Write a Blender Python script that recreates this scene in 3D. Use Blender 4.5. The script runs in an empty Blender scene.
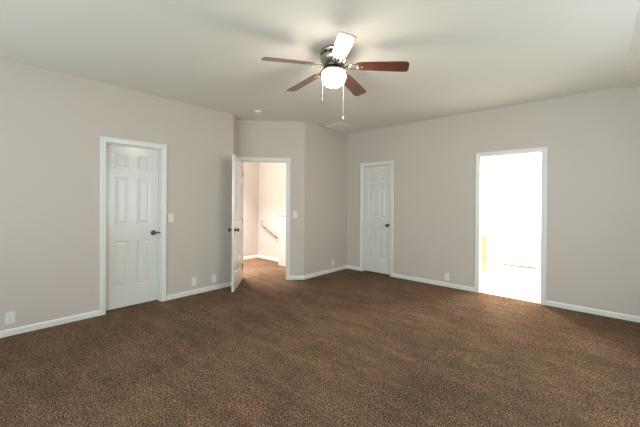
import bpy, bmesh, math, random
from mathutils import Matrix, Vector
SC = bpy.context.scene
C = SC.collection
R = math.radians
random.seed(3)

# ------------------------------------------------------------------ camera
F_PX, YAW, PITCH, ROLL = 311.4983, -0.7289, -0.0039, 0.0071
CAM = Vector((4.3662, 0.0, 1.3606))
f0 = Vector((math.sin(YAW), math.cos(YAW), 0)); r0 = Vector((math.cos(YAW), -math.sin(YAW), 0)); u0 = Vector((0, 0, 1))
fw = f0*math.cos(PITCH) + u0*math.sin(PITCH); up = u0*math.cos(PITCH) - f0*math.sin(PITCH)
rt = r0*math.cos(ROLL) + up*math.sin(ROLL); up = up*math.cos(ROLL) - r0*math.sin(ROLL)
cd = bpy.data.cameras.new('camera'); cam = bpy.data.objects.new('camera', cd); C.objects.link(cam)
cd.sensor_fit = 'HORIZONTAL'; cd.sensor_width = 36.0; cd.lens = F_PX/640*36; cd.shift_y = -10.97/640; cd.clip_start = 0.02
M4 = Matrix((rt, up, -fw)).transposed().to_4x4(); M4.translation = CAM
cam.matrix_world = M4
SC.camera = cam

# ------------------------------------------------------------------ light and exposure
vs = SC.view_settings
vs.view_transform = 'Standard'; vs.look = 'None'; vs.gamma = 1.0; vs.use_curve_mapping = False
vs.exposure = 0.04
w = bpy.data.worlds.new('sky'); SC.world = w; w.use_nodes = True
bg = w.node_tree.nodes['Background']; bg.inputs[0].default_value = (0.75, 0.87, 1.0, 1); bg.inputs[1].default_value = 2.0

def area(name, loc, aim, sx, sy, power, col, spread=180):
    l = bpy.data.lights.new(name, 'AREA'); l.shape = 'RECTANGLE'; l.size = sx; l.size_y = sy; l.energy = power; l.color = col; l.spread = R(spread)
    o = bpy.data.objects.new(name, l); C.objects.link(o); o.location = loc
    o.rotation_euler = Vector(aim).to_track_quat('-Z', 'Z').to_euler()
    return o
# daylight standing in the bedroom windows (they are behind the camera) and an unseen bathroom window added for its carpet spill
NY, RX, BYW = -1.35, 5.46, 7.75                                    # near wall and right wall planes
WIN_NEAR = [(0.5, 1.7), (2.7, 4.7)]
WIN_RIGHT = [(2.0, 3.6)]
DAY = (0.82, 0.95, 1.0)
area('daylight_near', (3.7, NY-0.16, 1.45), (-0.1, 1, 0.10), 1.96, 1.46, 78, DAY)
area('daylight_corner', (1.1, NY-0.16, 1.45), (0.1, 1, 0.75), 1.16, 1.46, 15, (0.74, 0.93, 1.0))
area('daylight_right', (RX+0.16, 2.8, 1.45), (-1, 0.1, 0.12), 1.56, 1.46, 29, (0.74, 0.93, 1.0))
area('bath_window_spill', (4.20, BYW+0.14, 1.55), (-0.25, -1, -0.12), 0.96, 1.2, 170, (1.0, 0.95, 0.87))
area('bath_spill_fill', (2.34, 6.95, 2.20), (1, -0.75, -0.62), 1.25, 0.25, 270, (1.0, 0.92, 0.80))  # unseen fill added to throw light through the doorway onto the carpet
area('hall_lamp_light', (-0.52, 2.55, 2.25), (-0.25, 1, -0.62), 0.4, 0.4, 46, (1.0, 0.98, 0.97))
area('hall_floor_fill', (-1.05, 3.40, 2.70), (0, 0, -1), 0.3, 0.3, 46, (1.0, 0.97, 0.95), 80)  # unseen overhead fill added to brighten the hall carpet
FAN_GLOW = 62.0

# ------------------------------------------------------------------ materials
def srgb(r, g, b):
    f = lambda c: (c/255/12.92) if c/255 <= 0.04045 else ((c/255+0.055)/1.055)**2.4
    return (f(r), f(g), f(b), 1)
def mat(name, col, rough=0.6, metal=0.0, bump=0.0, bscale=200.0, vary=0.0, vscale=3.0, coat=0.0):
    m = bpy.data.materials.new(name); m.use_nodes = True
    nt = m.node_tree; b = nt.nodes['Principled BSDF']
    b.inputs['Base Color'].default_value = col; b.inputs['Roughness'].default_value = rough; b.inputs['Metallic'].default_value = metal
    b.inputs['Coat Weight'].default_value = coat; b.inputs['Coat Roughness'].default_value = 0.15
    tc = nt.nodes.new('ShaderNodeTexCoord')
    if bump:
        n = nt.nodes.new('ShaderNodeTexNoise'); n.inputs['Scale'].default_value = bscale; n.inputs['Detail'].default_value = 3
        bp = nt.nodes.new('ShaderNodeBump'); bp.inputs['Strength'].default_value = bump; bp.inputs['Distance'].default_value = 0.002
        nt.links.new(tc.outputs['Object'], n.inputs['Vector']); nt.links.new(n.outputs['Fac'], bp.inputs['Height']); nt.links.new(bp.outputs['Normal'], b.inputs['Normal'])
    if vary:
        n = nt.nodes.new('ShaderNodeTexNoise'); n.inputs['Scale'].default_value = vscale; n.inputs['Detail'].default_value = 4
        mx = nt.nodes.new('ShaderNodeMix'); mx.data_type = 'RGBA'
        mx.inputs['A'].default_value = tuple(c*(1-vary) for c in col[:3])+(1,); mx.inputs['B'].default_value = tuple(min(1, c*(1+vary)) for c in col[:3])+(1,)
        nt.links.new(tc.outputs['Object'], n.inputs['Vector']); nt.links.new(n.outputs['Fac'], mx.inputs['Factor']); nt.links.new(mx.outputs['Result'], b.inputs['Base Color'])
    return m
M_WALL = mat('greige_wall_paint', srgb(208, 198, 187), 0.75, bump=0.12, bscale=120, vary=0.015)
M_CEIL = mat('ceiling_paint', srgb(234, 231, 220), 0.9, bump=0.2, bscale=70, vary=0.01)
M_TRIM = mat('white_trim_enamel', srgb(234, 235, 229), 0.35)
M_DOOR = mat('white_door_enamel', srgb(226, 225, 218), 0.2, bump=0.02, bscale=60)
M_PLAS = mat('white_plastic', srgb(236, 235, 230), 0.4)
M_SLOT = mat('dark_slot', srgb(40, 38, 36), 0.8)
M_NICK = mat('brushed_nickel', srgb(176, 168, 158), 0.28, metal=1.0)
M_BRON = mat('dark_pewter', srgb(100, 94, 90), 0.3, metal=1.0)
M_BRASS = mat('strike_brass', srgb(190, 165, 110), 0.35, metal=1.0)
M_VENT = mat('white_register_paint', srgb(226, 222, 212), 0.5)
M_BATHW = mat('pale_bath_wall', srgb(216, 210, 202), 0.7)
M_TOP = mat('white_vanity_top', srgb(246, 245, 240), 0.25)
M_RAIL = mat('pale_painted_rail', srgb(182, 168, 152), 0.4)
M_DARK = mat('door_gap_shade', srgb(120, 114, 108), 0.9)  # dark tone stands in for shade in the gaps under doors

def mat_carpet():
    m = bpy.data.materials.new('brown_frieze_carpet'); m.use_nodes = True
    nt = m.node_tree; N = nt.nodes; L = nt.links; b = N['Principled BSDF']
    b.inputs['Roughness'].default_value = 1.0; b.inputs['Specular IOR Level'].default_value = 0.1
    b.inputs['Sheen Weight'].default_value = 0.0; b.inputs['Sheen Roughness'].default_value = 0.6
    tc = N.new('ShaderNodeTexCoord')
    def noise(s, d, r=0.6):
        n = N.new('ShaderNodeTexNoise'); n.inputs['Scale'].default_value = s; n.inputs['Detail'].default_value = d; n.inputs['Roughness'].default_value = r
        L.new(tc.outputs['Object'], n.inputs['Vector']); return n
    tuft = noise(105, 4, 0.8); clump = noise(46, 2); mid = noise(14, 3); big = noise(1.6, 3)
    r1 = N.new('ShaderNodeValToRGB'); L.new(tuft.outputs['Fac'], r1.inputs['Fac'])
    e = r1.color_ramp.elements; e[0].position = 0.42; e[0].color = srgb(40, 29, 22); e[1].position = 0.59; e[1].color = srgb(172, 143, 117)
    k = r1.color_ramp.elements.new(0.5); k.color = srgb(105, 82, 65)
    def scale_by(col, nz, lo, hi):
        mr = N.new('ShaderNodeMapRange'); mr.inputs['From Min'].default_value = 0.3; mr.inputs['From Max'].default_value = 0.7
        mr.inputs['To Min'].default_value = lo; mr.inputs['To Max'].default_value = hi; L.new(nz.outputs['Fac'], mr.inputs['Value'])
        v = N.new('ShaderNodeVectorMath'); v.operation = 'SCALE'; L.new(col, v.inputs[0]); L.new(mr.outputs['Result'], v.inputs['Scale']); return v.outputs['Vector']
    c = scale_by(r1.outputs['Color'], mid, 0.82, 1.18); c = scale_by(c, clump, 0.72, 1.28); c = scale_by(c, big, 0.84, 1.16)
    # brushed pile: long vacuum strokes and a slow drift between reddish and olive brown
    mp = N.new('ShaderNodeMapping'); mp.inputs['Rotation'].default_value = (0, 0, R(35)); mp.inputs['Scale'].default_value = (1.2, 4.5, 1); L.new(tc.outputs['Object'], mp.inputs['Vector'])
    stroke = noise(1.5, 4, 0.65); L.new(mp.outputs['Vector'], stroke.inputs['Vector']); c = scale_by(c, stroke, 0.80, 1.20)
    hue = noise(2.7, 3); hm = N.new('ShaderNodeMapRange'); hm.inputs['From Min'].default_value = 0.35; hm.inputs['From Max'].default_value = 0.65; L.new(hue.outputs['Fac'], hm.inputs['Value'])
    tint = N.new('ShaderNodeMix'); tint.data_type = 'RGBA'; tint.inputs['A'].default_value = (1.05, 0.97, 0.96, 1); tint.inputs['B'].default_value = (1.0, 1.0, 0.93, 1); L.new(hm.outputs['Result'], tint.inputs['Factor'])
    tm = N.new('ShaderNodeVectorMath'); tm.operation = 'MULTIPLY'; L.new(c, tm.inputs[0]); L.new(tint.outputs['Result'], tm.inputs[1]); c = tm.outputs['Vector']
    # faint greenish stain in the middle of the room
    sub = N.new('ShaderNodeVectorMath'); sub.operation = 'SUBTRACT'; sub.inputs[1].default_value = (2.40, 2.06, 0); L.new(tc.outputs['Object'], sub.inputs[0])
    ln = N.new('ShaderNodeVectorMath'); ln.operation = 'LENGTH'; L.new(sub.outputs['Vector'], ln.inputs[0])
    wob = N.new('ShaderNodeMath'); wob.operation = 'MULTIPLY_ADD'; wob.inputs[1].default_value = 0.22; L.new(noise(9, 2).outputs['Fac'], wob.inputs[0]); L.new(ln.outputs['Value'], wob.inputs[2])
    mr = N.new('ShaderNodeMapRange'); mr.inputs['From Min'].default_value = 0.17; mr.inputs['From Max'].default_value = 0.34; mr.inputs['To Min'].default_value = 0.6; mr.inputs['To Max'].default_value = 0
    L.new(wob.outputs['Value'], mr.inputs['Value'])
    mx = N.new('ShaderNodeMix'); mx.data_type = 'RGBA'; mx.blend_type = 'MULTIPLY'; mx.inputs['B'].default_value = (0.74, 0.96, 0.70, 1)
    L.new(mr.outputs['Result'], mx.inputs['Factor']); L.new(c, mx.inputs['A']); L.new(mx.outputs['Result'], b.inputs['Base Color'])
    bp = N.new('ShaderNodeBump'); bp.inputs['Strength'].default_value = 0.9; bp.inputs['Distance'].default_value = 0.012
    L.new(tuft.outputs['Fac'], bp.inputs['Height']); L.new(bp.outputs['Normal'], b.inputs['Normal'])
    return m
M_CARPET = mat_carpet()

def mat_wood(name, dark, light, rough, coat, scale):
    m = bpy.data.materials.new(name); m.use_nodes = True
    nt = m.node_tree; N = nt.nodes; L = nt.links; b = N['Principled BSDF']
    b.inputs['Roughness'].default_value = rough; b.inputs['Coat Weight'].default_value = coat; b.inputs['Coat Roughness'].default_value = 0.22
    tc = N.new('ShaderNodeTexCoord'); mp = N.new('ShaderNodeMapping'); mp.inputs['Scale'].default_value = scale
    n = N.new('ShaderNodeTexNoise'); n.inputs['Scale'].default_value = 6; n.inputs['Detail'].default_value = 6; n.inputs['Distortion'].default_value = 0.6
    r = N.new('ShaderNodeValToRGB'); r.color_ramp.elements[0].position = 0.3; r.color_ramp.elements[0].color = dark; r.color_ramp.elements[1].position = 0.7; r.color_ramp.elements[1].color = light
    L.new(tc.outputs['Object'], mp.inputs['Vector']); L.new(mp.outputs['Vector'], n.inputs['Vector']); L.new(n.outputs['Fac'], r.inputs['Fac']); L.new(r.outputs['Color'], b.inputs['Base Color'])
    return m
M_BLADE = mat_wood('reddish_walnut_blade', srgb(70, 38, 27), srgb(116, 66, 45), 0.32, 1.0, (1.2, 14, 14))
M_OAK = mat_wood('honey_oak', srgb(148, 88, 38), srgb(176, 114, 58), 0.4, 0.3, (12, 12, 1.0))

def mat_tile():
    m = bpy.data.materials.new('white_bath_tile'); m.use_nodes = True
    nt = m.node_tree; N = nt.nodes; L = nt.links; b = N['Principled BSDF']; b.inputs['Roughness'].default_value = 0.3
    tc = N.new('ShaderNodeTexCoord'); br = N.new('ShaderNodeTexBrick'); br.offset = 0
    br.inputs['Scale'].default_value = 1; br.inputs['Brick Width'].default_value = 0.33; br.inputs['Row Height'].default_value = 0.33; br.inputs['Mortar Size'].default_value = 0.004
    br.inputs['Color1'].default_value = srgb(240, 238, 232); br.inputs['Color2'].default_value = srgb(236, 234, 228); br.inputs['Mortar'].default_value = srgb(214, 210, 202)
    L.new(tc.outputs['Object'], br.inputs['Vector']); L.new(br.outputs['Color'], b.inputs['Base Color'])
    return m
M_TILE = mat_tile()
def mat_glow(name, col, st):
    m = bpy.data.materials.new(name); m.use_nodes = True; b = m.node_tree.nodes['Principled BSDF']
    b.inputs['Base Color'].default_value = (0.9, 0.9, 0.88, 1); b.inputs['Roughness'].default_value = 0.3
    b.inputs['Emission Color'].default_value = col; b.inputs['Emission Strength'].default_value = st
    return m
M_GLOBE = mat_glow('lit_frosted_glass', (1.0, 0.90, 0.78, 1), FAN_GLOW)

# ------------------------------------------------------------------ mesh helpers
def obj(name, bm, m, parent=None, loc=None, rotz=None, smooth=False):
    bmesh.ops.recalc_face_normals(bm, faces=bm.faces[:])
    me = bpy.data.meshes.new(name); bm.to_mesh(me); bm.free()
    me.materials.append(m)
    if smooth:
        for p in me.polygons: p.use_smooth = True
    o = bpy.data.objects.new(name, me); C.objects.link(o)
    if loc is not None: o.location = loc
    if rotz is not None: o.rotation_euler = (0, 0, rotz)
    if parent is not None: o.parent = parent
    return o
def struct(name, bm, m, label=None, parent=None, **kw):
    o = obj(name, bm, m, parent, **kw)
    if parent is None: o['kind'] = 'structure'; o['category'] = name.split('_')[0]
    if label: o['label'] = label
    return o
def thing(name, label, cat, loc, rotz=0.0, group=None):
    o = bpy.data.objects.new(name, None); C.objects.link(o); o.empty_display_size = 0.1
    o.location = loc; o.rotation_euler = (0, 0, rotz); o['label'] = label; o['category'] = cat
    if group: o['group'] = group
    return o
def box(bm, a, b, bev=0.0):
    x0, y0, z0 = a; x1, y1, z1 = b
    vs_ = [bm.verts.new(p) for p in ((x0,y0,z0),(x1,y0,z0),(x1,y1,z0),(x0,y1,z0),(x0,y0,z1),(x1,y0,z1),(x1,y1,z1),(x0,y1,z1))]
    fs = [bm.faces.new([vs_[i] for i in q]) for q in ((0,3,2,1),(4,5,6,7),(0,1,5,4),(1,2,6,5),(2,3,7,6),(3,0,4,7))]
    if bev:
        es = list({e for f in fs for e in f.edges})
        bmesh.ops.bevel(bm, geom=es, offset=bev, segments=2, affect='EDGES', profile=0.5)
    return bm
def prism(bm, pts, ext):
    """closed polygon of 3D points swept by the vector ext"""
    a = [bm.verts.new(p) for p in pts]; b = [bm.verts.new(Vector(p)+Vector(ext)) for p in pts]
    n = len(a); bm.faces.new(a); bm.faces.new(b[::-1])
    for i in range(n): bm.faces.new((a[i], a[(i+1) % n], b[(i+1) % n], b[i]))
    return bm
def sweep(bm, path, prof, emb):
    """profile (offset, rise) along a 2D polyline; offsets go to the right of travel, corners mitred; emb(x, y, rise) -> 3D"""
    P = [Vector(p) for p in path]; rings = []
    nrm = lambda a, b: Vector(((b-a).y, -(b-a).x)).normalized()
    for i, p in enumerate(P):
        if i == 0: n = nrm(P[0], P[1])
        elif i == len(P)-1: n = nrm(P[-2], P[-1])
        else:
            n1, n2 = nrm(P[i-1], p), nrm(p, P[i+1]); n = (n1+n2)/(1+n1.dot(n2))
        rings.append([bm.verts.new(emb(p.x+n.x*o, p.y+n.y*o, h)) for o, h in prof])
    k = len(prof)
    for a, b in zip(rings, rings[1:]):
        for j in range(k): bm.faces.new((a[j], a[(j+1) % k], b[(j+1) % k], b[j]))
    bm.faces.new(rings[0]); bm.faces.new(rings[-1][::-1])
    return bm
def lathe(bm, prof, seg=32, cx=0.0, cy=0.0):
    rings = []
    for r, z in prof:
        if r < 1e-6: rings.append([bm.verts.new((cx, cy, z))])
        else: rings.append([bm.verts.new((cx+r*math.cos(2*math.pi*i/seg), cy+r*math.sin(2*math.pi*i/seg), z)) for i in range(seg)])
    for a, b in zip(rings, rings[1:]):
        for i in range(seg):
            j = (i+1) % seg
            if len(a) == 1 and len(b) == 1: continue
            if len(a) == 1: bm.faces.new((a[0], b[i], b[j]))
            elif len(b) == 1: bm.faces.new((a[i], a[j], b[0]))
            else: bm.faces.new((a[i], a[j], b[j], b[i]))
    for ring in (rings[0], rings[-1]):
        if len(ring) > 1: bm.faces.new(ring)
    return bm
def tube(bm, pts, rad, seg=10):
    P = [Vector(p) for p in pts]; rings = []
    for i, p in enumerate(P):
        t = (P[min(i+1, len(P)-1)]-P[max(i-1, 0)]).normalized()
        a = t.orthogonal().normalized() if i == 0 else (prev - t*prev.dot(t)).normalized()
        prev = a; b = t.cross(a)
        r = rad[i] if isinstance(rad, (list, tuple)) else rad
        rings.append([bm.verts.new(p+(a*math.cos(2*math.pi*k/seg)+b*math.sin(2*math.pi*k/seg))*r) for k in range(seg)])
    for a, b in zip(rings, rings[1:]):
        for k in range(seg): bm.faces.new((a[k], a[(k+1) % seg], b[(k+1) % seg], b[k]))
    bm.faces.new(rings[0]); bm.faces.new(rings[-1][::-1])
    return bm
def new(): return bmesh.new()

# ------------------------------------------------------------------ plan of the place
S2 = 2**-0.5
H, HD = 2.74, 2.045                                   # ceiling, door opening
YL, A, B, YB = 2.7946, 0.3583, 1.147, 5.1046
PS = Vector((-A*S2, YL+A*S2))                          # foot of the slanted return
PC = Vector(((B-A)*S2, YL+(A+B)*S2))                   # outer corner right of the entry door
PD = Vector((PC.x, YB))
ent = lambda t: PS + Vector((S2, S2))*t                # along the slanted entry wall
CREASE, SLOPE = 4.5645, 0.33
T = 0.12
HX, HY = -1.72, 4.60                                   # hall walls
BX0, BX1, BY1 = 2.30, 4.80, 7.75                       # bathroom
CS = 0.065                                             # casing width
D1 = (1.0054+CS, 1.7625-CS); D3 = (0.8786+CS, 1.5982-CS); D4 = (2.9732+CS, 3.8611-CS); D2 = (0.075, 0.9039-CS)
JB = 0.018

def wall(name, p, q, openings=(), thick=T, h=H, m=M_WALL, label=None, z0=0.0):
    """wall whose room face runs from p to q with the room on the right of travel; openings (a, b, z0, z1) along it"""
    p, q = Vector(p), Vector(q); d = (q-p); Ln = d.length; d.normalize(); n = Vector((-d.y, d.x))*thick
    bm = new()
    def piece(a, b, za, zb):
        if b-a < 1e-4 or zb-za < 1e-4: return
        A_, B_ = p+d*a, p+d*b
        prism(bm, [(A_.x, A_.y, za), (B_.x, B_.y, za), (B_.x, B_.y, zb), (A_.x, A_.y, zb)], (n.x, n.y, 0))
    s = 0.0
    for a, b, za, zb in sorted(openings):
        piece(s, a, z0, h); piece(a, b, z0, za); piece(a, b, zb, h); s = b
    piece(s, Ln, z0, h)
    return struct(name, bm, m, label)

# floor and ceilings
struct('floor', box(new(), (-1.9, NY-0.15, -0.1), (RX+0.15, 5.135, 0.0)), M_CARPET, 'dark brown textured carpet over the whole bedroom floor')
struct('floor_bath', box(new(), (BX0-0.1, 5.135, -0.1), (BX1+0.1, BY1+0.1, -0.004)), M_TILE, 'white tiled floor beyond the bright doorway')
zr = H-SLOPE*(RX+0.15-CREASE)
struct('ceiling', prism(new(), [(-1.9, NY-0.15, H), (CREASE, NY-0.15, H), (RX+0.15, NY-0.15, zr), (RX+0.15, NY-0.15, zr+0.12), (CREASE, NY-0.15, H+0.12), (-1.9, NY-0.15, H+0.12)], (0, YB+T-NY+0.15, 0)), M_CEIL, 'flat pale ceiling that tips down past a crease on the right')
struct('ceiling_bath', box(new(), (BX0-0.1, YB+T, 2.6), (BX1+0.1, BY1+0.1, 2.72)), M_BATHW)

# bedroom walls
OFF = -NY
wall('wall_left', (0, NY), (0, YL), [(D1[0]-JB+OFF, D1[1]+JB+OFF, 0, HD+JB)], label='long greige wall on the left holding a closed white door')
bm = new()   # slanted return beside the entry door, its ends cut to meet its neighbours
prism(bm, [(0, YL, 0), (PS.x, PS.y, 0), (PS.x-T, PS.y, 0), (-T, YL, 0)], (0, 0, H))
struct('wall_return', bm, M_WALL, 'narrow slanted strip of greige wall behind the open door')
wall('wall_entry', PS, PC, [(D2[0]-JB, D2[1]+JB, 0, HD+JB)], label='greige wall around the doorway to the hall')
wall('wall_alcove', PC, PD, label='short greige wall between the entry wall and the back wall')
bm = new()
xs = [PD.x-T, D3[0]-JB, D3[1]+JB, D4[0]-JB, D4[1]+JB, CREASE, RX+T]
top = lambda x: H if x <= CREASE else H-SLOPE*(x-CREASE)
for i in range(6):
    a, b = xs[i], xs[i+1]; z = HD+JB if i in (1, 3) else 0.0
    prism(bm, [(a, YB, z), (b, YB, z), (b, YB, top(b)), (a, YB, top(a))], (0, T, 0))
struct('wall_back', bm, M_WALL, 'greige back wall with the closet door and the bright doorway')
wall('wall_right', (RX, YB), (RX, NY), [(YB-WIN_RIGHT[0][1], YB-WIN_RIGHT[0][0], 0.7, 2.2)], h=H-SLOPE*(RX-CREASE))
wall('wall_front', (RX, NY), (0, NY), [(RX-b, RX-a, 0.7, 2.2) for a, b in WIN_NEAR], h=H)

# windows behind the camera
def window(name, x0, x1, z0, z1, origin, rotz):
    bm = new(); e = 0.05
    for a, b in (((x0, -0.10, z0), (x0+e, 0.0, z1)), ((x1-e, -0.10, z0), (x1, 0.0, z1)), ((x0+e, -0.10, z0), (x1-e, 0.0, z0+e)), ((x0+e, -0.10, z1-e), (x1-e, 0.0, z1)),
                 ((x0+e, -0.08, (z0+z1)/2-0.02), (x1-e, -0.03, (z0+z1)/2+0.02))):
        box(bm, a, b)
    o = struct(name, bm, M_TRIM, 'white framed window', loc=origin, rotz=rotz)
for i, (a, b) in enumerate(WIN_NEAR): window('window_%d' % (i+1), a, b, 0.7, 2.2, (0, NY, 0), 0)
window('window_3', WIN_RIGHT[0][0], WIN_RIGHT[0][1], 0.7, 2.2, (RX, 0, 0), R(90))
window('window_4', -0.5, 0.5, 0.93, 2.17, (4.20, BY1, 0), R(180))  # unseen bathroom window, added where its light spills out through the doorway

# hall beyond the entry door
wall('wall_hall_left', (HX, 2.1), (HX, HY), label='cream hall wall seen through the entry doorway')
wall('wall_hall_back', (HX, HY), (PC.x-T, HY), label='cream hall wall carrying the handrail')
wall('wall_hall_front', (-T, 2.1), (HX, 2.1))
wall('wall_hall_right', (-T, YL), (-T, 2.1), thick=0.02)
# half wall at the head of the stairs
bm = new(); box(bm, (-0.70, 4.36, 0), (-0.10, 4.47, 1.06))
struct('wall_half', bm, M_WALL, 'low half wall at the stair head seen through the entry doorway')
bm = new(); box(bm, (-0.73, 4.335, 1.06), (-0.10, 4.495, 1.09), 0.006)
struct('trim_9', bm, M_TRIM, 'white cap on the low half wall')
# unseen closet boxes added behind the two closed doors to stop light leaks
bm = new(); box(bm, (-0.62, D1[0]-0.3, 0), (-0.56, D1[1]+0.3, 2.3)); box(bm, (-0.56, D1[0]-0.3, 0), (-T, D1[0]-0.2, 2.3)); box(bm, (-0.56, D1[1]+0.2, 0), (-T, D1[1]+0.3, 2.3))
box(bm, (-0.62, D1[0]-0.3, 2.3), (-T, D1[1]+0.3, 2.36)); struct('wall_lightstop_left', bm, M_DARK)
bm = new(); box(bm, (D3[0]-0.3, YB+0.56, 0), (D3[1]+0.3, YB+0.62, 2.3)); box(bm, (D3[0]-0.3, YB+T, 0), (D3[0]-0.2, YB+0.56, 2.3)); box(bm, (D3[1]+0.2, YB+T, 0), (D3[1]+0.3, YB+0.56, 2.3))
box(bm, (D3[0]-0.3, YB+T, 2.3), (D3[1]+0.3, YB+0.62, 2.36)); box(bm, (D3[0]-0.3, YB+0.031, -0.12), (D3[1]+0.3, YB+0.62, -0.002)); struct('wall_lightstop_back', bm, M_DARK)
# bathroom
BD = (2.815, 3.43)
wall('wall_bath_left', (BX0, YB+T), (BX0, BY1), m=M_BATHW)
wall('wall_bath_back', (BX0, BY1), (BX1, BY1), [(BD[0]-JB-BX0, BD[1]+JB-BX0, 0, HD+JB), (3.70-BX0, 4.70-BX0, 0.93, 2.17)], m=M_BATHW, label='white bathroom wall facing the doorway')
wall('wall_bath_right', (BX1, BY1), (BX1, YB+T), m=M_BATHW)
bm = new(); box(bm, (BD[0]-0.2, BY1+0.5, -0.1), (BD[1]+0.2, BY1+0.56, 2.3)); box(bm, (BD[0]-0.2, BY1+T, -0.1), (BD[0]-0.1, BY1+0.5, 2.3)); box(bm, (BD[1]+0.1, BY1+T, -0.1), (BD[1]+0.2, BY1+0.5, 2.3)); box(bm, (BD[0]-0.2, BY1+T, 2.3), (BD[1]+0.2, BY1+0.56, 2.36)); box(bm, (BD[0]-0.1, BY1+0.1, -0.1), (BD[1]+0.1, BY1+0.5, -0.004))
struct('wall_lightstop_bath', bm, M_DARK)  # unseen box added to block sky light and darken the gap below the far door
bm = new(); box(bm, (2.45, BY1, 0), (2.66, BY1-0.10, 2.6)); struct('wall_bath_pier', bm, M_BATHW)

# ------------------------------------------------------------------ door trim
CPROF = [(0.004, 0.0), (0.004, 0.009), (0.012, 0.0125), (0.030, 0.0135), (0.044, 0.018), (0.058, 0.0185), (CS-0.001, 0.014), (CS-0.001, 0.0)]
def casing(name, width, origin, rotz, label, stop=None):
    """origin: middle of the opening on the wall face, local y = into the room"""
    hw = width/2; bm = new()
    sweep(bm, [(hw, 0), (hw, HD), (-hw, HD), (-hw, 0)], CPROF, lambda x, z, h: (x, h, z))
    t = struct(name, bm, M_TRIM, label, loc=origin, rotz=rotz)
    bm = new()
    for s in (-1, 1):
        x0, x1 = sorted((s*hw, s*(hw+JB))); box(bm, (x0, -T-0.002, 0), (x1, 0.001, HD+JB))
    box(bm, (-hw, -T-0.002, HD), (hw, 0.001, HD+JB))
    if stop is not None:                                # thin stop bead the leaf closes against
        for s in (-1, 1):
            x0, x1 = sorted((s*hw, s*(hw-0.011))); box(bm, (x0, stop-0.03, 0), (x1, stop, HD))
        box(bm, (-hw+0.011, stop-0.03, HD-0.011), (hw-0.011, stop, HD))
    obj('jamb', bm, M_TRIM, t)
    return t
RL, RB = R(-90), R(180)
c1 = casing('trim_1', D1[1]-D1[0], (0, sum(D1)/2, 0), RL, 'white casing around the closed door on the left wall', stop=-0.045)
c2o = ent(sum(D2)/2)
RE = R(-135)
c2 = casing('trim_2', D2[1]-D2[0], (c2o.x, c2o.y, 0), RE, 'white casing around the open doorway to the hall', stop=-0.045)
c3 = casing('trim_3', D3[1]-D3[0], (sum(D3)/2, YB, 0), RB, 'white casing around the narrow closet door', stop=-0.062)
c4 = casing('trim_4', D4[1]-D4[0], (sum(D4)/2, YB, 0), RB, 'white casing around the bright bathroom doorway')
c5 = casing('trim_5', BD[1]-BD[0], (sum(BD)/2, BY1, 0), RB, 'white casing around the door beyond the bathroom')
bm = new(); box(bm, (-(D2[1]-D2[0])/2+0.0, -0.036, 0.86), (-(D2[1]-D2[0])/2+0.002, -0.004, 0.95)); obj('strike_plate', bm, M_BRASS, c2)['label'] = 'brass strike plate'

# ------------------------------------------------------------------ panel doors
def leaf_mesh(wd, h, t=0.035, stile=0.105, mull=0.10):
    """six panel leaf, x 0..wd, y -t/2..t/2, z 0..h"""
    bm = new(); pw = (wd-2*stile-mull)/2
    xs = [0, stile, stile+pw, stile+pw+mull, wd-stile, wd]
    zs = [0, 0.255, 0.83, 1.035, 1.625, 1.735, 1.91, h]
    for s in (-1, 1):
        y = s*t/2
        q = lambda pts: bm.faces.new([bm.verts.new(p) for p in pts])
        for i in range(5):
            for j in range(7):
                x0, x1, z0, z1 = xs[i], xs[i+1], zs[j], zs[j+1]
                if i in (1, 3) and j in (1, 3, 5):
                    rings = [(0, 0), (0.009, 0.009), (0.022, 0.010), (0.044, 0.003)]
                    rr = [[(x0+e, y-s*d, z0+e), (x1-e, y-s*d, z0+e), (x1-e, y-s*d, z1-e), (x0+e, y-s*d, z1-e)] for e, d in rings]
                    for a, b in zip(rr, rr[1:]):
                        for k in range(4): q((a[k], a[(k+1) % 4], b[(k+1) % 4], b[k]))
                    q(rr[-1])
                else: q(((x0, y, z0), (x1, y, z0), (x1, y, z1), (x0, y, z1)))
    h2 = t/2
    for i in range(5):
        for z in (0, h): bm.faces.new([bm.verts.new(p) for p in ((xs[i], -h2, z), (xs[i+1], -h2, z), (xs[i+1], h2, z), (xs[i], h2, z))])
    for j in range(7):
        for x in (0, wd): bm.faces.new([bm.verts.new(p) for p in ((x, -h2, zs[j]), (x, h2, zs[j]), (x, h2, zs[j+1]), (x, -h2, zs[j+1]))])
    bmesh.ops.remove_doubles(bm, verts=bm.verts[:], dist=1e-5)
    return bm
def knob_mesh(side):
    """door knob whose axis is local y, standing on y = 0"""
    bm = new()
    lathe(bm, [(0.0, 0.0), (0.032, 0.0), (0.033, 0.004), (0.028, 0.010), (0.014, 0.012), (0.011, 0.020), (0.012, 0.030), (0.022, 0.036), (0.027, 0.046), (0.026, 0.056), (0.017, 0.064), (0.0, 0.066)], 24)
    bmesh.ops.rotate(bm, verts=bm.verts[:], matrix=Matrix.Rotation(R(-90*side), 3, 'X'), cent=(0, 0, 0))
    return bm
def lever_mesh(side, d):
    bm = new()
    lathe(bm, [(0.0, 0.0), (0.032, 0.0), (0.033, 0.005), (0.027, 0.012), (0.012, 0.014), (0.011, 0.048), (0.0, 0.05)], 24)
    bmesh.ops.rotate(bm, verts=bm.verts[:], matrix=Matrix.Rotation(R(-90*side), 3, 'X'), cent=(0, 0, 0))
    tube(bm, [(0, side*0.043, 0), (d*0.03, side*0.046, 0.002), (d*0.07, side*0.045, 0.0), (d*0.105, side*0.040, -0.004)], [0.011, 0.010, 0.009, 0.007], 12)
    return bm
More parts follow.
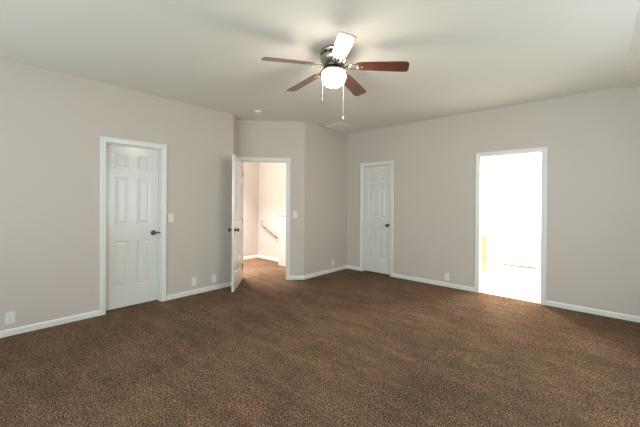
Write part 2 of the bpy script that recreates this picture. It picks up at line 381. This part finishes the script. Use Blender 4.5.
def hinge_mesh(side):
    bm = new(); tube(bm, [(0, side*0.022, -0.045), (0, side*0.022, 0.045)], 0.006, 10)
    box(bm, (-0.002, min(0, side*0.02), -0.043), (0.03, max(0, side*0.02)+0.0005, 0.043)); return bm
def door(name, label, wd, origin, rotz, knob_x, sides, m=M_DOOR, lever=None, hinges=None, z=0.014, latch=False, km=None):
    d = struct(name, leaf_mesh(wd, HD-0.005-z), m, label, loc=(origin[0], origin[1], z), rotz=rotz)
    for s in sides:
        o = obj('door_handle' if lever else 'door_knob', lever_mesh(s, lever) if lever else knob_mesh(s), km or M_NICK, d, smooth=True, loc=(knob_x, s*0.0175, 0.925-z))
        o['label'] = 'metal lever handle' if lever else 'round metal door knob'
    if hinges is not None:
        for hz in (0.22, 1.0, 1.80):
            o = obj('hinge', hinge_mesh(hinges), M_NICK, d, loc=(-0.002, 0, hz)); o['label'] = 'metal butt hinge'
    if latch:
        bm = new(); box(bm, (wd-0.001, -0.012, 0.88), (wd+0.0015, 0.012, 0.94)); obj('latch_plate', bm, M_BRASS, d)['label'] = 'brass latch plate'
    return d
g = 0.003
# left wall closet: leaf hinged on the left in the photo, shut at the far side of its jamb
door('door_1', 'closed white six panel door on the left wall', D1[1]-D1[0]-2*g, (-0.095, D1[0]+g, 0), R(90), (D1[1]-D1[0])-0.075, (-1,), lever=1, km=M_BRON)
# entry door standing open into the room
hp = ent(D2[0]+0.0) + Vector((S2, -S2))*0.022
door('door_2', 'open white six panel entry door seen nearly edge on', 0.755, (hp.x, hp.y, 0), R(-43.5), 0.755-0.062, (1, -1), hinges=1, latch=True, km=M_BRON)
# closet on the back wall
door('door_3', 'narrow closed white closet door with round knob on the back wall', D3[1]-D3[0]-2*g, (D3[0]+g, YB+0.042, 0), 0, (D3[1]-D3[0])-0.066, (-1,), km=M_BRON, z=0.02)
# door beyond the bathroom
door('door_4', 'white door beyond the bathroom seen through the bright doorway', BD[1]-BD[0]-2*g, (BD[0]+g, BY1+0.03, 0), 0, (BD[1]-BD[0])-0.075, (-1,), z=0.02)

# ------------------------------------------------------------------ baseboards
BPROF = [(0, 0), (0.013, 0), (0.013, 0.048), (0.010, 0.058), (0.005, 0.066), (0, 0.066)]
emb = lambda x, y, h: (x, y, h)
def base(name, runs, label=None, m=M_TRIM):
    bm = new()
    for r in runs: sweep(bm, r, BPROF, emb)
    return struct(name, bm, m, label)
base('baseboard_left', [[(0, NY+0.014), (0, D1[0]-CS)], [(0, D1[1]+CS), (0, YL), tuple(PS)]], 'white baseboard along the left wall')
e1 = ent(D2[1]+CS)
base('baseboard_alcove', [[tuple(e1), tuple(PC), tuple(PD), (D3[0]-CS, YB)]], 'white baseboard wrapping the short wall by the entry')
base('baseboard_back', [[(D3[1]+CS, YB), (D4[0]-CS, YB)], [(D4[1]+CS, YB), (RX, YB)]], 'white baseboard along the back wall')
base('baseboard_right', [[(RX, YB-0.014), (RX, NY)]])
base('baseboard_front', [[(RX-0.014, NY), (0, NY)]])
base('baseboard_hall', [[(HX, 2.1), (HX, HY), (-0.62, HY)]], 'white baseboard at the foot of the hall walls')
base('baseboard_bath', [[(BX0, 6.2), (BX0, BY1)], [(BD[1]+CS, BY1), (BX1, BY1)]])

# ------------------------------------------------------------------ ceiling fan
FX, FY = 2.555, 2.205
fan = thing('ceiling_fan', 'five blade ceiling fan with lit white bowl light and dark wood blades', 'ceiling fan', (FX, FY, H))
bm = lathe(new(), [(0.0, 0.0), (0.112, 0.0), (0.119, -0.005), (0.121, -0.014), (0.125, -0.018), (0.125, -0.026), (0.119, -0.030), (0.119, -0.058), (0.125, -0.062), (0.127, -0.072),
                   (0.124, -0.088), (0.112, -0.112), (0.094, -0.130), (0.090, -0.136), (0.0, -0.136)], 40)
obj('motor_housing', bm, M_NICK, fan, smooth=True)['label'] = 'brushed nickel motor housing'
for k in range(12):
    rot = Matrix.Rotation(2*math.pi*k/12, 3, 'Z')
    pts = [Vector((0.1175, y, z)) for y, z in ((-0.020, -0.053), (0.020, -0.053), (0.020, -0.036), (-0.020, -0.036))]
    obj('vent_slot', prism(new(), [rot @ p for p in pts], rot @ Vector((0.003, 0, 0))), M_SLOT, fan)['label'] = 'dark cooling slot'
obj('flywheel', lathe(new(), [(0.0, -0.136), (0.094, -0.136), (0.098, -0.141), (0.098, -0.160), (0.090, -0.166), (0.0, -0.166)], 40), M_BRON, fan, smooth=True)['label'] = 'dark rotating hub ring'
obj('light_fitter', lathe(new(), [(0.0, -0.166), (0.074, -0.166), (0.080, -0.176), (0.096, -0.186), (0.121, -0.194), (0.122, -0.206), (0.104, -0.209), (0.0, -0.209)], 40), M_NICK, fan, smooth=True)
gl = [(0.0, -0.337)] + [(0.110*math.sin(R(a)), -0.242-0.095*math.cos(R(a))) for a in range(10, 91, 10)] + [(0.109, -0.228), (0.101, -0.210), (0.0, -0.210)]
obj('glass_bowl', lathe(new(), gl, 40), M_GLOBE, fan, smooth=True)['label'] = 'lit frosted white glass bowl'
for cxx, cyy, ln, fob in ((0.021, 0.116, 0.38, True), (-0.116, -0.022, 0.24, False)):
    bm = new(); n = int(ln/0.008)
    tube(bm, [(cxx, cyy, -0.20), (cxx, cyy, -0.20-ln)], 0.0007, 6)
    for i in range(n):
        bmesh.ops.create_icosphere(bm, subdivisions=1, radius=0.0014, matrix=Matrix.Translation((cxx, cyy, -0.20-i*0.008)))
    ch = obj('pull_chain', bm, M_PLAS, fan)
    if fob: obj('chain_fob', lathe(new(), [(0, 0), (0.003, 0), (0.006, -0.012), (0.0065, -0.022), (0.004, -0.030), (0, -0.031)], 14), M_PLAS, ch, smooth=True, loc=(cxx, cyy, -0.20-ln))
def blade_mesh():
    r0, r1, w0, w1, t = 0.205, 0.665, 0.056, 0.069, 0.0028
    pts = [(r0+0.012, -w0*0.86), (r0, -w0*0.6), (r0, w0*0.6), (r0+0.012, w0*0.86), (r0+0.05, w0), (r1-0.055, w1)]
    for k in range(1, 7):
        a = R(90-15*k); pts.append((r1-0.034+0.034*math.cos(a), w1-0.034+0.034*math.sin(a)))
    low = [(x, -y) for x, y in pts[6:]][::-1]
    pts += low + [(r1-0.055, -w1), (r0+0.05, -w0)]
    bm = new(); prism(bm, [(x, y, -t) for x, y in pts], (0, 0, 2*t))
    return bm
def iron_mesh():
    bm = new()
    prism(bm, [(0.072, -0.014, -0.010), (0.125, -0.008, -0.010), (0.125, 0.008, -0.010), (0.072, 0.014, -0.010)], (0, 0, 0.007))
    for sgn in (-1, 1):                                # open scroll either side
        tube(bm, [(0.118, sgn*0.004, -0.007), (0.140, sgn*0.020, -0.009), (0.170, sgn*0.034, -0.009), (0.200, sgn*0.034, -0.007), (0.222, sgn*0.018, -0.006), (0.232, 0, -0.006)], 0.0055, 8)
    tube(bm, [(0.118, 0, -0.007), (0.165, 0, -0.008), (0.235, 0, -0.006)], 0.005, 8)
    prism(bm, [(0.212, -0.034, -0.0075), (0.262, -0.026, -0.0075), (0.272, 0, -0.0075), (0.262, 0.026, -0.0075), (0.212, 0.034, -0.0075)], (0, 0, 0.0045))
    for x, y in ((0.225, -0.022), (0.225, 0.022), (0.256, 0)):
        bmesh.ops.create_icosphere(bm, subdivisions=1, radius=0.005, matrix=Matrix.Translation((x, y, -0.0075)))
    return bm
PITCHB = R(-13)
b0 = None
for th in (-14, 58, 130, 202, 274):
    if b0 is None:
        b = b0 = obj('blade', blade_mesh(), M_BLADE, fan); i0 = obj('blade_bracket', iron_mesh(), M_NICK, b0); i0['label'] = 'scrolled nickel blade bracket'
    else:
        b = b0.copy(); C.objects.link(b); b.parent = fan
        i = i0.copy(); C.objects.link(i); i.parent = b
    b.location = (0, 0, -0.142)
    b.rotation_mode = 'QUATERNION'
    b.rotation_quaternion = Matrix.Rotation(R(th+2.2) - YAW, 3, 'Z').to_quaternion() @ Matrix.Rotation(R(5.2), 3, 'Y').to_quaternion() @ Matrix.Rotation(PITCHB, 3, 'X').to_quaternion()

# ------------------------------------------------------------------ ceiling fittings
sd = thing('smoke_detector', 'small round white smoke detector on the ceiling above the entry', 'smoke detector', (0.46, 2.93, H))
obj('housing', lathe(new(), [(0, 0), (0.058, 0), (0.058, -0.010), (0.054, -0.026), (0.040, -0.036), (0, -0.038)], 28), M_PLAS, sd, smooth=True)
obj('test_button', lathe(new(), [(0, -0.037), (0.010, -0.037), (0.009, -0.041), (0, -0.041)], 16), M_PLAS, sd)
cv = thing('ceiling_vent', 'white square air register on the ceiling near the back corner', 'vent', (0.80, 4.47, H))
bm = new(); hx, hy = 0.20, 0.165
sweep(bm, [(-hx, -hy), (-hx, hy), (hx, hy), (hx, -hy), (-hx, -hy)], [(0, 0), (0, -0.012), (0.020, -0.022), (0.034, -0.016), (0.034, 0)], emb)
obj('register_frame', bm, M_VENT, cv)
bm = new(); n = 11
for i in range(n):
    y = -hy+0.04+(2*hy-0.08)*i/(n-1)
    prism(bm, [(-hx+0.034, y-0.010, -0.003), (-hx+0.034, y+0.008, -0.013), (-hx+0.034, y+0.010, -0.012), (-hx+0.034, y-0.008, -0.002)], (2*hx-0.068, 0, 0))
obj('louvers', bm, M_VENT, cv)
obj('duct_opening', box(new(), (-hx+0.03, -hy+0.03, -0.0015), (hx-0.03, hy-0.03, -0.0005)), M_SLOT, cv)['label'] = 'dark duct behind the louvers'

# ------------------------------------------------------------------ outlets and switches
def outlet_parts(t):
    obj('cover_plate', box(new(), (-0.036, 0, -0.058), (0.036, 0.006, 0.058), 0.0022), M_PLAS, t)
    for z in (-0.021, 0.021):
        r = obj('receptacle', box(new(), (-0.017, 0.005, z-0.015), (0.017, 0.0085, z+0.015), 0.001), M_PLAS, t)
        bm = new()
        for x in (-0.007, 0.005): box(bm, (x, 0.0084, z-0.004), (x+0.002, 0.0088, z+0.006))
        obj('slot', bm, M_SLOT, r)
def switch_parts(t):
    obj('cover_plate', box(new(), (-0.036, 0, -0.058), (0.036, 0.006, 0.058), 0.0022), M_PLAS, t)
    bm = new(); prism(bm, [(-0.016, 0.005, -0.032), (-0.016, 0.010, -0.032), (-0.016, 0.0075, 0.0), (-0.016, 0.0065, 0.032), (-0.016, 0.005, 0.032)], (0.032, 0, 0))
    obj('rocker', bm, M_PLAS, t)
def copy_tree(o, parent=None):
    c = o.copy(); C.objects.link(c)
    if parent: c.parent = parent
    for k in list(o.children): copy_tree(k, c)
    return c
OUT = [((0, 0.26, 0.175), RL, 'white wall outlet at far left, left of the closed white door'),
       ((0, 2.156, 0.185), RL, 'white wall outlet low on the left wall, the one just right of the closed door'),
       ((0, 2.472, 0.172), RL, 'white wall outlet low on the left wall, the one nearer the open door'),
       ((PC.x, 4.648, 0.175), RL, 'white wall outlet on the short wall left of the back corner'),
       ((2.561, YB, 0.160), RB, 'white wall outlet on the back wall between closet door and bright doorway')]
first = None
for loc, rz, lab in OUT:
    if first is None:
        first = t = thing('wall_outlet', lab, 'outlet', loc, rz, 'wall outlets above the baseboards'); outlet_parts(t)
    else:
        t = copy_tree(first); t.location = loc; t.rotation_euler = (0, 0, rz); t['label'] = lab
sw = thing('light_switch', 'white wall switch right of the closed door on the left wall', 'switch', (0, 1.825, 1.12), RL, 'wall switches beside the doors'); switch_parts(sw)
e = ent(0.985)
t = copy_tree(sw); t.location = (e.x, e.y, 1.13); t.rotation_euler = (0, 0, RE); t['label'] = 'white wall switch right of the open hall doorway'

# spring door stop on the short wall's baseboard
ds = thing('door_stop', 'small white spring door stop on the baseboard of the short wall', 'door stop', (PC.x+0.014, 4.57, 0.045), RL)
bm = new(); pts = [(0.0045*math.cos(i*0.9), 0.004+i*0.0009, 0.0045*math.sin(i*0.9)) for i in range(70)]
tube(bm, pts, 0.0014, 5); obj('spring', bm, M_PLAS, ds)
bm = lathe(new(), [(0, 0.066), (0.007, 0.066), (0.008, 0.078), (0.005, 0.083), (0, 0.084)], 14); bmesh.ops.rotate(bm, verts=bm.verts[:], matrix=Matrix.Rotation(R(-90), 3, 'X'), cent=(0, 0, 0)); obj('rubber_tip', bm, M_PLAS, ds, smooth=True)
bm = lathe(new(), [(0, 0), (0.010, 0), (0.008, 0.005), (0, 0.006)], 14); bmesh.ops.rotate(bm, verts=bm.verts[:], matrix=Matrix.Rotation(R(-90), 3, 'X'), cent=(0, 0, 0)); obj('base', bm, M_PLAS, ds, smooth=True)

# ------------------------------------------------------------------ hall handrail
ra, rb = Vector((-1.57, HY-0.07, 0.875)), Vector((-0.42, HY-0.07, 0.325))
hr = thing('handrail', 'pale wall mounted stair handrail sloping down to the right in the hall', 'handrail', (ra.x, HY, ra.z))
o3 = Vector((ra.x, HY, ra.z)); d = (rb-ra).normalized()
bm = new(); tube(bm, [ra-o3+Vector((-0.015, 0.069, 0.0)), ra-o3+Vector((-0.012, 0.03, 0.004)), ra-o3+Vector((0.0, 0.006, 0.0)), ra-o3+d*0.03, rb-o3], 0.021, 14)
obj('rail', bm, M_RAIL, hr, smooth=True)
for k in (0.12, 0.46, 0.92):
    p = ra.lerp(rb, k)-o3; bm = new()
    tube(bm, [p+Vector((0, 0, -0.018)), p+Vector((0, 0.01, -0.055)), p+Vector((0, 0.04, -0.07)), p+Vector((0, 0.07, -0.07))], 0.007, 8)
    tube(bm, [p+Vector((0, 0.062, -0.07)), p+Vector((0, 0.0695, -0.07))], 0.026, 14)
    obj('bracket', bm, M_BRON, hr, smooth=True)['label'] = 'dark metal rail bracket'

# ------------------------------------------------------------------ bathroom vanity
va = thing('bathroom_vanity', 'oak vanity cabinet with white top just inside the bright doorway', 'cabinet', (BX0+0.002, 5.3, -0.004))
VX, VY = 0.56, 0.93
obj('cabinet_body', box(new(), (0, 0, 0.10), (VX, VY, 0.77), 0.004), M_OAK, va)
obj('toe_kick', box(new(), (0, 0.01, 0), (VX-0.05, VY-0.01, 0.10)), M_TRIM, va)
vt = obj('vanity_top', box(new(), (0, -0.01, 0.77), (VX+0.03, VY+0.015, 0.805), 0.006), M_TOP, va)
for k in range(2):
    y0 = 0.02+k*0.45
    bm = new(); box(bm, (VX, y0, 0.13), (VX+0.018, y0+0.44, 0.74), 0.004); box(bm, (VX+0.017, y0+0.06, 0.19), (VX+0.022, y0+0.38, 0.68), 0.002)
    dd = obj('cabinet_door', bm, M_OAK, va)
    kb = lathe(new(), [(0, 0), (0.006, 0), (0.006, 0.012), (0.014, 0.018), (0.012, 0.026), (0, 0.028)], 16); bmesh.ops.rotate(kb, verts=kb.verts[:], matrix=Matrix.Rotation(R(90), 3, 'Y'), cent=(0, 0, 0))
    obj('knob', kb, M_NICK, dd, smooth=True, loc=(VX+0.018, y0+(0.40 if k == 0 else 0.04), 0.66))
